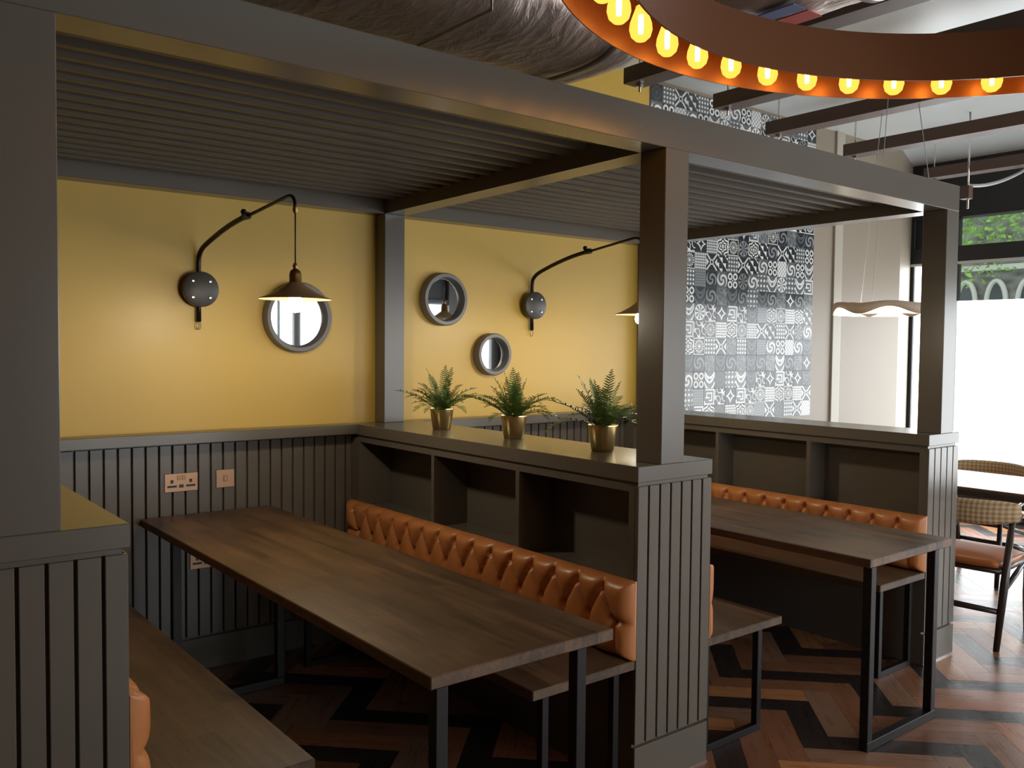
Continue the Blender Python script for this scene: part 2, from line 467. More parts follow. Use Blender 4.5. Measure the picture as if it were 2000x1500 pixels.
# ------------------------------------------------------------------ patterned wall tiles
def tile_materials():
    W, K, G1, G2 = srgb(224, 226, 224), srgb(44, 46, 50), srgb(96, 99, 103), srgb(136, 139, 142)
    def start(name):
        m, nt, b = new_mat(name)
        t = N(nt, 'ShaderNodeTexCoord'); sp = N(nt, 'ShaderNodeSeparateXYZ'); nt.links.new(t.outputs['Object'], sp.inputs[0])
        u = X(nt, sp.outputs[0])*(1/0.0605); v = X(nt, sp.outputs[2])*(1/0.0605)
        r = ((u*u)+(v*v)).op('SQRT'); th = v.op('ARCTAN2', u)
        b.inputs['Roughness'].default_value = 0.16
        return m, nt, b, u, v, r, th
    def fin(m, nt, b, mask, lo, hi):
        oi = N(nt, 'ShaderNodeObjectInfo')
        c = mixrgb(nt, mask.max(0.0).min(1.0), lo, hi)
        hv = N(nt, 'ShaderNodeHueSaturation'); nt.links.new(c, hv.inputs['Color'])
        nt.links.new((X(nt, oi.outputs['Random'])*0.3+0.82).k, hv.inputs['Value'])
        nt.links.new(hv.outputs[0], b.inputs['Base Color']); return m
    out = []
    def star(a):
        u, v, r, th = a; s = (u.abs()**0.62)+(v.abs()**0.62); return s.between(0.72, 1.02)
    def pinched(a):
        u, v, r, th = a
        ring = r.between(0.20, 0.34); x = (u.abs()-v.abs()).abs().lt(0.16)*r.gt(0.4)
        di = ((u.abs()-0.98).abs()+(v*1.0).abs()).lt(0.45); return ring.max(x).max(di)
    def octo(a):
        u, v, r, th = a; wdg = (th*8.0).sin().gt(0.0); return (wdg*r.lt(0.95)).max(r.between(0.86, 0.97))
    def petals(a):
        u, v, r, th = a; p = (r - ((th*8.0).cos().abs()*0.35+0.42)).abs().lt(0.09); return p.max(r.lt(0.16)).max(r.between(0.25, 0.32)).max((u.abs().max(v.abs())).gt(0.92))
    def circles(a):
        u, v, r, th = a
        q = (((u.abs()-0.5)*(u.abs()-0.5))+((v.abs()-0.5)*(v.abs()-0.5))).op('SQRT'); return q.between(0.22, 0.46).max(r.lt(0.12))
    def key(a):
        u, v, r, th = a; mx = u.abs().max(v.abs())
        bands = mx.between(0.78, 0.97)*(u*-1.0).lt(0.75).max(v.lt(-0.5)); inner = mx.between(0.36, 0.56)*(u+v).gt(-0.55)
        bar = (v+0.1).abs().lt(0.1)*u.between(-0.75, 0.1); return bands.max(inner).max(bar)
    def tri(a):
        u, v, r, th = a; fu = (u*1.5).frac(); fv = (v*1.5).frac(); return (fu+fv).gt(1.0)*((u*0.75).frac().gt(0.5)+(v*0.75).frac().gt(0.5)).between(0.5, 1.5).max((fu-fv).gt(0.0)*0.0) 
    def diam(a):
        u, v, r, th = a; fu = ((u*1.5).frac()-0.5).abs(); fv = ((v*1.5).frac()-0.5).abs(); return (fu+fv).lt(0.34)
    def mesh_(a):
        u, v, r, th = a; k = ((u*9.5).cos()*(v*9.5).cos()); return k.abs().lt(0.42)
    def lattice(a):
        u, v, r, th = a; p = ((u+v)*5.5).sin().abs(); q = ((u-v)*5.5).sin().abs(); return p.min(q).lt(0.34).inv()
    def floral(a):
        u, v, r, th = a; k = (u*6.2).sin()+(v*6.2).sin()+((u+v)*4.4).cos(); return k.abs().lt(0.55)
    def dots(a):
        u, v, r, th = a; fu = (u*2.0).frac()-0.5; fv = (v*2.0).frac()-0.5; return ((fu*fu)+(fv*fv)).lt(0.085)
    def leafy(a):
        u, v, r, th = a; return (((u*u)-(v*1.1)).abs()*6.0).sin().gt(0.35)*r.gt(0.2)
    def rosette(a):
        u, v, r, th = a; k = ((r*14.0)+((th*6.0).cos()*1.6)).sin(); return k.gt(0.1)
    def scroll(a):
        u, v, r, th = a; k = ((r*9.0)+th*2.0).sin(); return k.gt(0.2)*r.lt(0.98)
    pats = [star, pinched, octo, petals, circles, key, tri, diam, mesh_, lattice, floral, dots, leafy, rosette, scroll]
    hard = [(K, W), (K, W), (G1, W), (K, W), (K, W), (G1, W), (K, W), (G1, W), (G1, W), (G2, W), (K, W), (G1, W), (G1, W), (K, W), (G1, W)]
    soft = [(K, G1), (G1, G2), (K, G2)]
    for i, p in enumerate(pats):
        m, nt, b, u, v, r, th = start('tile_print_'+p.__name__.strip('_')); out.append(fin(m, nt, b, p((u, v, r, th)), *hard[i]))
    nsoft = []
    for i, p in enumerate([petals, floral, octo, leafy, mesh_, scroll]):
        m, nt, b, u, v, r, th = start('tile_print_tonal_'+p.__name__.strip('_')); nsoft.append(fin(m, nt, b, p((u, v, r, th)), *soft[i % 3]))
    return out, nsoft
def build_tiles():
    hard, soft = tile_materials()
    T = 0.1245; x0, z0 = 3.865, 1.02
    rnd = random.Random(11)
    meshes = {}
    base = [rnd.randrange(len(hard)) for _ in range(80)]
    for row in range(19):
        tonal = row % 4 == 3
        for c in range(16):
            z = z0+T*(row+0.5)
            if z > ZC-T*0.4: continue
            pick = (c*5+row*7+(c//5)*3) % len(hard)
            if tonal: m = soft[(c*2+row) % len(soft)] if rnd.random() < 0.75 else hard[pick]
            else: m = hard[pick] if rnd.random() < 0.86 else soft[c % len(soft)]
            if m.name not in meshes:
                meshes[m.name] = box_mesh(T-0.0015, 0.006, T-0.0015, 0.0006, 'wall_tile'); meshes[m.name].materials.append(m)
            obj('wall_tile', meshes[m.name], None, Vector((x0+T*(c+0.5), -0.003, z))-wt.location, wt)
build_tiles()

# ------------------------------------------------------------------ windows
def window_wall_right():
    r = empty('window_1', (XW, -3, 0)); tag(r, 'dark framed shop window with frosted lower panes', None, None, 'structure')
    y0, y1 = -6.9, 0.30
    wb('header', (XW-0.02, XW+0.15), (y0, y1), (2.86, ZC), FRAMEDARK, r)
    wb('sill', (XW-0.05, XW+0.15), (y0, y1), (-0.1, 0.30), FRAMEDARK, r)
    wb('transom', (XW-0.04, XW+0.08), (y0, y1), (2.43, 2.58), FRAMEDARK, r, 0.004)
    wb('transom_bead', (XW-0.045, XW+0.02), (y0, y1), (2.405, 2.43), WHITE, r)
    mull = [0.275, 0.15, -0.15, -1.72, -3.3, -4.9, -6.5]
    for m in mull:
        wd = 0.025 if m != 0.15 else 0.012
        wb('mullion', (XW-0.03, XW+0.06), (m-wd, m+wd), (0.30, 2.43), FRAMEDARK, r, 0.003)
        if m != 0.15: wb('mullion', (XW-0.03, XW+0.06), (m-wd, m+wd), (2.58, 2.86), FRAMEDARK, r, 0.003)
    for a, b in zip(mull, mull[1:]):
        top = 2.05 if a < 0.0 else 2.41
        f = wb('frosted_pane' if a > -1.0 else 'frosted_pane_offscreen', (XW+0.0, XW+0.006), (b+0.012, a-0.012), (0.30, top), FROST, r)
        f['label'] = 'frosted lower pane glowing with daylight'
        if a < 0.0:
            wb('clear_pane', (XW, XW+0.006), (b+0.02, a-0.02), (2.05, 2.43), GLASS, r)
            wb('clear_pane', (XW, XW+0.006), (b+0.02, a-0.02), (2.58, 2.86), GLASS, r)
    wb('blank_panel', (XW, XW+0.03), (-0.15, 0.275), (2.41, 2.86), FRAMEDARK, r)
    o = wb('wall_right', (XW, XW+0.15), (-7.3, -6.9), (-0.1, ZC), DARKWALL); tag(o, 'end of the window wall', None, None, 'structure')
window_wall_right()
def front_wall():
    r = empty('wall_front', (2, -7.15, 0)); tag(r, 'street front with tall shop windows', None, None, 'structure')
    wb('header', (-4, XW), (-7.3, -7.15), (2.9, ZC), DARKWALL, r)
    wb('sill', (-4, XW), (-7.3, -7.15), (-0.1, 0.4), DARKWALL, r)
    xs = [(-4, 1.35), (2.45, 2.6), (3.9, 4.1), (4.50, 4.60), (5.45, 5.65), (7.05, 7.45), (7.88, XW)]  # leftmost openings are added, unseen, to light the booth fronts
    for a, b in xs: wb('pier', (a, b), (-7.3, -7.12), (0.4, 2.9), DARKWALL, r)
    w2 = empty('window_front_offscreen', (2, -7.2, 0)); tag(w2, 'tall street windows, right part reflected in the round mirrors, left part added for light', None, None, 'structure')
    for (a, b), (c, d) in zip(xs, xs[1:]):
        wb('frosted_pane_offscreen', (b, c), (-7.22, -7.21), (0.4, 2.2), FROST, w2)
        wb('transom', (b, c), (-7.24, -7.14), (2.2, 2.28), FRAMEDARK, w2)
        wb('blank_panel', (b, c), (-7.22, -7.21), (2.28, 2.9), FRAMEDARK, w2)  # unseen panel added to close the upper window and cut its light
        wb('mullion', ((b+c)/2-.02, (b+c)/2+.02), (-7.20, -7.16), (0.4, 2.2), FRAMEDARK, w2)
front_wall()

# ------------------------------------------------------------------ partitions (shelf dividers between the booths)
def partition(px, nboards, label, open_left=True, open_right=True):
    x0, x1 = px; r = empty('booth_divider', ((x0+x1)/2, -D/2, 0)); tag(r, label, 'divider', 'grey booth dividers')
    yb = -0.02
    wb('ledge', (x0-0.004, x1+0.004), (-D, yb), (ZL-TL, ZL), GREY, r, 0.002)
    wb('recess_strip', (x0+0.01, x1-0.01), (-D+0.012, yb), (ZL-TL-0.014, ZL-TL), GROOVE, r)
    zt = ZL-TL-0.014
    # end: backing, plinth and boards
    wb('end_backing', (x0+0.004, x1-0.004), (-D+0.016, -D+0.05), (0, zt), GROOVE, r)
    wb('plinth', (x0, x1), (-D, -D+0.016), (0, 0.155), GREY, r, 0.0015)
    wb('floor_trim', (x0, x1), (-D-0.003, -D), (0, 0.006), CHROME, r)
    pitch = (x1-x0+0.008)/nboards
    me = box_mesh(pitch-0.008, 0.016, zt-0.166, 0.0015, 'end_board'); me.materials.append(GREY)
    for i in range(nboards):
        obj('end_board', me, None, Vector((x0+pitch*i+(pitch-0.008)/2, -D+0.008, (0.166+zt)/2))-r.location, r)
    # spine and lower box
    xm = (x0+x1)/2; ds = min(0.19, (x1-x0)/2-0.006)
    wb('spine', (xm-0.006, xm+0.006), (-D+0.05, yb), (0.0, zt), GREY, r)
    for s, (xo, xi) in enumerate(((x0, xm-0.006), (x1, xm+0.006))):
        a, b = min(xo, xi), max(xo, xi)
        face = (xo, xo+0.02) if s == 0 else (xo-0.02, xo)
        wb('shelf_base', (a, b), (-D+0.05, yb), (0.70, 0.725), GREY, r)
        wb('lower_panel', face, (-D+0.016, yb), (0.0, 0.70), GREY, r)
        wb('top_rail', face, (-D+0.016, yb), (1.058, zt), GREY, r)
        for q in ((-0.828, -0.805), (-1.454, -1.43), (-D+0.0165, -2.066), (-0.125, yb)):
            wb('shelf_divider', (a, b) if q[0] > -2 else face, q, (0.725, 1.058), GREY, r, 0.001)
    return r
d0 = partition(P0, 7, 'grey booth divider whose ledge carries no plants and a wide post')
d1 = partition(P1, 7, 'grey booth divider with three gold fern pots on its ledge')
d2 = partition(P2, 5, 'narrow grey booth divider next to the chairs by the window')

# ------------------------------------------------------------------ pergola frame
pg = empty('pergola', (1.7, -1.0, ZL)); tag(pg, 'grey painted pergola frame with slatted roof over the booths', 'pergola')
cols = [(-0.363, -0.241), (1.684, 1.806), (3.738, 3.860)]
posts = [(-0.30, -0.18), (1.7334, 1.8554), (3.772, 3.86)]
for (a, b) in cols:
    wb('column', (a, b), (-YC+0.0, -YC+CW), (ZL, ZB), GREY, pg, 0.002)
    pg.children[-1]
for (a, b) in posts: wb('wall_post', (a, b), (-0.103, -0.001), (ZL, ZB), GREY, pg, 0.002)
wb('front_beam', (cols[0][0], cols[2][1]), (-YC, -YC+CW), (ZB, ZT), GREY, pg, 0.002)
wb('wall_beam', (posts[0][0], posts[2][1]), (-0.103, -0.001), (ZB, ZT), GREY, pg, 0.002)
for (a, b), (c, d_) in zip(cols, posts):
    prism('cross_beam', [(a, -YC+CW), (b, -YC+CW), (d_, -0.103), (c, -0.103)], ZB, ZT, GREY, pg)
for (a, b) in ((0, 1), (1, 2)):
    y = -1.905
    while y > -YC+CW and y < -0.13:
        t = (y+YC)/(YC)
        xa = cols[a][1]*(1-t)+posts[a][1]*t+0.001; xb = cols[b][0]*(1-t)+posts[b][0]*t-0.001
        wb('roof_slat', (xa, xb), (y-0.017, y+0.017), (2.32, 2.375), SLAT, pg, 0.0015)
        y += 0.1055

# ------------------------------------------------------------------ tables, benches, cushions
def dining_table(x0, x1, label):
    y0, y1 = -2.455, -0.045
    r = empty('booth_table', ((x0+x1)/2, (y0+y1)/2, 0)); tag(r, label, 'table', 'long booth tables')
    wb('table_top', (x0, x1), (y0, y1), (0.726, 0.76), TABLEWOOD, r, 0.003)
    for y in (-2.43, -0.42):
        f = wb('leg_frame_bar', (x0+0.02, x1-0.10), (y-0.02, y+0.016), (0.0, 0.036), BLACK, r, 0.002)
        for lx in (x0+0.02, x1-0.136): wb('leg', (lx, lx+0.036), (y-0.02, y+0.016), (0.036, 0.726), BLACK, r, 0.002)
    return r
dining_table(0.4965, 1.118, 'long dark wood table beneath the lit wall lamp and large mirror')
dining_table(2.497, 3.155, 'long dark wood table between the fern ledge and window-side divider')

def bench(x0, x1, wall_side, label):
    y0, y1 = -2.11, -0.045
    r = empty('booth_bench', ((x0+x1)/2, (y0+y1)/2, 0)); tag(r, label, 'bench', 'booth benches')
    wb('seat_board', (x0, x1), (y0, y1), (0.436, 0.469), BENCHWOOD, r, 0.003)
    fa, fb = (x0+0.075, x1-0.035) if wall_side > 0 else (x0+0.035, x1-0.075)
    for y in (-2.055, -0.3):
        wb('leg_frame_bar', (fa, fb), (y-0.014, y+0.014), (0.0, 0.028), BLACK, r, 0.0015)
        for lx in (fa, fb-0.028): wb('leg', (lx, lx+0.028), (y-0.014, y+0.014), (0.028, 0.436), BLACK, r, 0.0015)
    return r
bench(P0[1]+0.001, P0[1]+0.465, -1, 'dark wood bench against the divider with a bare ledge')
bench(P1[0]-0.465, P1[0]-0.001, 1, 'dark wood bench under the fern ledge, facing the sockets')
bench(P1[1]+0.001, P1[1]+0.472, -1, 'dark wood bench on the far side of the fern divider')
bench(P2[0]-0.42, P2[0]-0.001, 1, 'dark wood bench against the narrow window-side divider')

def cushion_mesh():
    """tufted back pad: length along local y (0..2.05), face toward -x, bottom at z=0"""
    Ln, H, T = 2.062, 0.278, 0.055
    px = 0.132; r1, r2_ = 0.236, 0.131
    b1 = [(-0.065-0.066+px*i, r1) for i in range(0, 18)]; b2 = [(-0.066+px*i-0.065+0.066, r2_) for i in range(0, 18)]
    b1 = [(y, z) for y, z in b1 if 0.03 < y < Ln-0.03]; b2 = [(y, z) for y, z in b2 if 0.03 < y < Ln-0.03]
    segs = []
    for (y, z) in b1:
        segs.append(((y, z), (y, H)))
        for (yy, zz) in b2:
            if abs(yy-y) < px*0.6: segs.append(((y, z), (yy, zz)))
    for (y, z) in b2: segs.append(((y, z), (y, 0.0)))
    segs.append(((b2[-1][0], r2_), (Ln, r2_))); segs.append(((b2[0][0], r2_), (0, r2_)))
    btn = b1+b2
    ny, nz = 300, 44
    def seg_d(p, a, b):
        ax, ay = a; bx, by = b; dx, dy = bx-ax, by-ay; L2 = dx*dx+dy*dy
        t = max(0, min(1, ((p[0]-ax)*dx+(p[1]-ay)*dy)/L2)); return math.hypot(p[0]-ax-dx*t, p[1]-ay-dy*t)
    bm = bmesh.new(); grid = []
    for j in range(nz+1):
        row = []
        z = H*j/nz
        for i in range(ny+1):
            y = Ln*i/ny
            near = [s for s in segs if min(s[0][0], s[1][0])-0.09 < y < max(s[0][0], s[1][0])+0.09]
            dm = min([seg_d((y, z), *s) for s in near] or [0.09])
            bd = min(math.hypot(y-q[0], z-q[1]) for q in btn)
            e = min(z, H-z, y, Ln-y)
            edge = 1-math.exp(-(e/0.016)) if e > 0 else 0
            h = T*0.62*(0.35+0.65*edge) + 0.027*(1-math.exp(-(dm/0.016)**1.0))*edge - 0.024*math.exp(-(bd/0.013)**2)*edge
            row.append(bm.verts.new((-h, y, z)))
        grid.append(row)
    for j in range(nz):
        for i in range(ny): bm.faces.new((grid[j][i], grid[j][i+1], grid[j+1][i+1], grid[j+1][i]))
    # sides and back
    back = [[bm.verts.new((0, y, z)) for y in (0.0, Ln)] for z in (0.0, H)]
    bm.faces.new([back[0][0]] + [back[0][1]] + [grid[0][i] for i in range(ny, -1, -1)])
    bm.faces.new([back[1][1], back[1][0]] + [grid[nz][i] for i in range(ny+1)])
    bm.faces.new([back[1][0], back[0][0]] + [grid[j][0] for j in range(nz+1)])
    bm.faces.new([back[0][1], back[1][1]] + [grid[j][ny] for j in range(nz, -1, -1)])
    bm.faces.new([back[0][0], back[1][0], back[1][1], back[0][1]])
    bmesh.ops.recalc_face_normals(bm, faces=bm.faces[:])
    me = mesh_from(bm, 'padded_back', True)
    try: me.set_sharp_from_angle(angle=math.radians(60))
    except Exception: pass
    me.materials.append(LEATHER)
    return me, btn
CM, BTN = cushion_mesh()
bmb = bmesh.new(); bmesh.ops.create_uvsphere(bmb, u_segments=10, v_segments=6, radius=0.009)
for v in bmb.verts: v.co.x *= 0.45
BM_ = mesh_from(bmb, 'button', True); BM_.materials.append(LEATHER)
def cushion(x, face, label):
    # the local origin is the far (wall) end for face=-1 and the near end for face=+1
    r = empty('back_cushion', (x, -D, 0.4705) if face < 0 else (x, -D+2.062, 0.4705), 0 if face < 0 else PI)
    tag(r, label, 'cushion', 'tufted tan back cushions')
    obj('padded_back', CM, None, (0,0,0), r)
    for (y, z) in BTN: obj('button', BM_, None, (-0.0165, y, z), r)
    return r
cushion(P1[0]-0.001, -1, 'tan leather tufted cushion below the fern ledge shelves')
cushion(P1[1]+0.001, 1, 'tan leather tufted cushion on the far side of fern divider')
cushion(P0[1]+0.001, 1, 'tan leather tufted cushion on the divider with bare ledge')
cushion(P2[0]-0.001, -1, 'tan leather tufted cushion on the narrow window-side divider')

# ------------------------------------------------------------------ sockets and switch
def plate(name, x0, x1, z0, z1, label, double):
    cx, cz = (x0+x1)/2, (z0+z1)/2
    r = empty(name, (cx, -0.034, cz)); tag(r, label, 'socket' if double else 'switch', 'wall sockets' if double else None)
    wd, ht = x1-x0, z1-z0
    obj('face_plate', box_mesh(wd, 0.006, ht, 0.0015, 'face_plate'), ROSE, (0, -0.003, 0), r)
    k = lambda n, a, b, sx, sz, m, dy=-0.0065: obj(n, box_mesh(sx, 0.003, sz, 0.0005, n), m, (a, dy, b), r)
    if double:
        for s in (-1, 1):
            k('earth_slot', s*0.043, 0.006, 0.013, 0.016, SOCKETDARK)
            k('pin_slot', s*0.043, -0.017, 0.043, 0.010, SOCKETDARK)
            k('rocker_switch', s*0.011, 0.022, 0.016, 0.022, BRASS, -0.0075)
        k('usb_port', 0, -0.017, 0.020, 0.015, SOCKETDARK)
    else:
        k('rocker_surround', 0, 0.0, 0.022, 0.030, BRASS); k('rocker_switch', 0, 0.0, 0.012, 0.022, ROSE, -0.008)
plate('double_socket', 0.607, 0.760, 0.869, 0.955, 'copper double socket on the boards above the table', True)
plate('light_switch', 0.848, 0.937, 0.870, 0.956, 'square copper switch plate beside the double socket', False)
plate('double_socket', 0.722, 0.875, 0.492, 0.578, 'double socket on the dark boards under the table', True)

# ------------------------------------------------------------------ round mirrors
def mirror(cx, cz, r, label):
    e = empty('round_mirror', (cx, 0, cz)); tag(e, label, 'mirror', 'round mirrors on the yellow wall')
    lathe('mirror_frame', [(r-0.034, 0.0), (r, 0.0), (r, -0.045), (r-0.006, -0.055), (r-0.024, -0.055), (r-0.034, -0.030), (r-0.034, 0.0)], MFRAME, (0,0,0), e, 64, 'Y')
    lathe('mirror_glass', [(0, -0.016), (r-0.030, -0.016), (r-0.030, -0.004), (0, -0.004)], MIRROR, (0,0,0), e, 64, 'Y')
mirror(1.273, 1.700, 0.178, 'large round grey mirror behind the near lamp shade')
mirror(2.164, 1.828, 0.150, 'medium round grey mirror reflecting the far lamp shade')
mirror(2.515, 1.516, 0.126, 'small round grey mirror above the middle fern')

# ------------------------------------------------------------------ swing-arm wall lamps
def wall_lamp(bx, tip_x, label):
    e = empty('swing_arm_wall_lamp', (bx, 0, 1.817)); tag(e, label, 'lamp', 'swing arm wall lamps')
    lathe('wall_plate', [(0, -0.062), (0.078, -0.062), (0.083, -0.058), (0.083, -0.034), (0.030, -0.034), (0.030, 0.0), (0, 0.0)], LAMPPLATE, (0,0,0), e, 40, 'Y')
    for sx in (-1, 1):
        for sz in (-1, 1): lathe('screw', [(0, -0.067), (0.006, -0.066), (0.008, -0.062), (0, -0.062)], CHROME, (sx*0.040, 0, sz*0.038), e, 12, 'Y')
    dx = tip_x-bx
    P = lambda t, y, z: (dx*t, y, z-1.817)
    y0 = -0.020
    arm = [P(0, y0, 1.665), P(0, y0, 1.75), P(0, y0, 1.90), P(0, y0, 1.935)] + bez(P(0, y0, 1.95), P(0.02, y0, 2.00), P(0.05, -0.08, 2.015), P(0.14, -0.15, 2.035), 6)[1:] + \
          bez(P(0.14, -0.15, 2.035), P(0.3, -0.30, 2.078), P(0.42, -0.42, 2.098), P(0.52, -0.52, 2.108), 8)[1:]
    tube('lower_arm', arm, 0.0115, LAMPBLACK, e, 12)
    lathe('arm_collar', [(0, -0.02), (0.016, -0.02), (0.016, 0.02), (0, 0.02)], LAMPBLACK, P(0.53, -0.525, 2.110), e, 16, 'Y')
    bm = bmesh.new(); bmesh.ops.create_uvsphere(bm, u_segments=14, v_segments=8, radius=0.013)
    obj('knuckle_knob', mesh_from(bm, 'knuckle_knob', True), LAMPBLACK, P(0.50, -0.50, 2.130), e)
    up_ = [P(0.50, -0.50, 2.104)] + [P(0.94, -0.86, 2.148)] + bez(P(0.94, -0.86, 2.148), P(0.98, -0.92, 2.158), P(1, -0.95, 2.145), P(1, -0.952, 2.095), 8)[1:]
    tube('upper_arm', up_, 0.007, LAMPBLACK, e, 10)
    lathe('cord_ferrule', [(0, 0.012), (0.009, 0.012), (0.011, -0.004), (0.006, -0.016), (0, -0.016)], BRASS, P(1, -0.952, 2.092), e, 14)
    tube('cord', [P(1, -0.952, 2.08), P(1, -0.952, 1.88)], 0.0028, LAMPBLACK, e, 6)
    c = P(1, -0.952, 1.742)
    lathe('lamp_holder', [(0, 0.140), (0.006, 0.140), (0.011, 0.128), (0.008, 0.118), (0.020, 0.108), (0.024, 0.094), (0.024, 0.066), (0.028, 0.060), (0.028, 0.052), (0, 0.052)], BRASS, c, e, 24)
    lathe('lamp_shade', [(0.026, 0.064), (0.034, 0.058), (0.052, 0.044), (0.080, 0.026), (0.112, 0.010), (0.141, 0.000), (0.143, -0.002), (0.141, -0.003), (0.110, 0.007), (0.079, 0.022), (0.050, 0.040), (0.026, 0.056)], SHADE, c, e, 56)
    lathe('bulb', [(0, -0.055), (0.016, -0.052), (0.029, -0.040), (0.033, -0.024), (0.029, -0.006), (0.019, 0.016), (0.014, 0.036), (0, 0.040)], LAMPBULB, c, e, 20)
    # pull loop under the arm
    z = 1.665
    loop = [P(0, y0, z), P(-0.0, y0-0.0, z-0.005)]
    pts = [(0.010*math.sin(2*PI*k/16), y0, z-1.817-0.018-0.018*-math.cos(2*PI*k/16)) for k in range(17)]
    tube('pull_loop', pts, 0.0022, BRASS, e, 6)
wall_lamp(0.775, 0.836, 'lit brass swing arm lamp in front of the large mirror')
wall_lamp(2.821, 2.805, 'lit brass swing arm lamp partly hidden by the middle column')

# ------------------------------------------------------------------ potted ferns
def frond_mesh(length, a0, curl, leaf, seed):
    rnd = random.Random(seed); bm = bmesh.new(); n = 22
    p = Vector((0, 0, 0)); a = a0; pts = [p.copy()]
    for i in range(n):
        a -= curl/n*(0.5+1.0*i/n); p = p+Vector((math.cos(a), 0, math.sin(a)))*length/n; pts.append(p.copy())
    sweep_bm(bm, pts[::3]+[pts[-1]], [0.0016*(1-0.7*k/(len(pts[::3]))) for k in range(len(pts[::3])+1)], 4)
    for i in range(3, n+1):
        t = i/n; ll = leaf*(0.30+0.85*math.sin(PI*(1-t)**0.8)**0.8)*(1.0 if t < 0.9 else 0.7)
        tg = (pts[min(i+1, n)]-pts[i-1]).normalized(); up_ = Vector((-tg.z, 0, tg.x))
        for s in (-1, 1):
            base = pts[i]-tg*(0.25 if s > 0 else 0)*length/n
            d = (Vector((0, s, 0))*0.9+tg*0.34+up_*(0.16+rnd.uniform(-.22, .22))).normalized()
            wd = length/n*0.42
            q = [base-tg*wd*0.7, base+d*ll*0.55-tg*wd*0.75, base+d*ll, base+d*ll*0.5+tg*wd*0.7, base+tg*wd*0.6]
            bm.faces.new([bm.verts.new(v) for v in q])
    return mesh_from(bm, 'frond', False)
FRONDS = []
for i, (ln, a0, cu, lf) in enumerate([(0.225, 1.50, 0.25, 0.027), (0.21, 1.40, 0.45, 0.027), (0.19, 1.28, 0.65, 0.028), (0.19, 1.10, 0.8, 0.028), (0.20, 0.98, 0.9, 0.029), (0.20, 0.90, 1.4, 0.029), (0.23, 0.72, 0.6, 0.030), (0.19, 0.60, 1.5, 0.028), (0.13, 1.25, 0.5, 0.022), (0.14, 0.9, 0.8, 0.025)]):
    me = frond_mesh(ln, a0, cu, lf, i); me.materials.append(FERN); FRONDS.append(me)
def fern(x, y, seed, label, special):
    e = empty('potted_fern', (x, y, ZL+0.0005)); tag(e, label, 'plant', 'ferns in gold pots on the ledge')
    pot = lathe('pot', [(0, 0), (0.042, 0), (0.045, 0.003), (0.0585, 0.098), (0.061, 0.100), (0.061, 0.104), (0.058, 0.104), (0.055, 0.088), (0, 0.088)], GOLD, (0,0,0), e, 40)
    lathe('soil', [(0, 0.094), (0.055, 0.090), (0.054, 0.0885), (0, 0.0885)], SOIL, (0,0,0), e, 20)
    rnd = random.Random(seed); k = 0
    lst = list(special)
    for j in range(44):
        f = rnd.choice([0, 1, 2, 3, 3, 4, 4, 5, 5, 5, 6, 6, 7, 8, 9, 9]); az = j*2.399+rnd.uniform(-.3, .3)
        lst.append((f, az, rnd.uniform(0.68, 1.02)))
    for f, az, sc in lst:
        o = obj('frond', FRONDS[f], None, (0.018*math.cos(az), 0.018*math.sin(az), 0.092), e, (rnd.uniform(-.08, .08), rnd.uniform(-.08, .08), az)); o.scale = (sc, sc, sc)
L_ = math.radians(180+38)-0  # toward picture left
fern(1.789, -0.57, 1, 'fern in gold pot on the ledge, nearest the yellow wall', [(6, 2.55, 1.05), (0, 0.6, 1.0), (1, 2.5, 1.05), (4, -0.4, 1.0)])
fern(1.812, -1.117, 5, 'fern in gold pot in the middle of the ledge', [(6, 2.6, 1.05), (0, 1.0, 1.0), (5, -0.5, 1.15), (7, -0.7, 1.2), (1, 2.7, .95)])
fern(1.813, -1.687, 9, 'fern in gold pot on the ledge beside the middle column', [(0, 0.3, 1.05), (6, 2.7, 1.1), (1, 2.2, 1.08), (7, 2.6, 1.25), (6, -0.8, 0.95)])

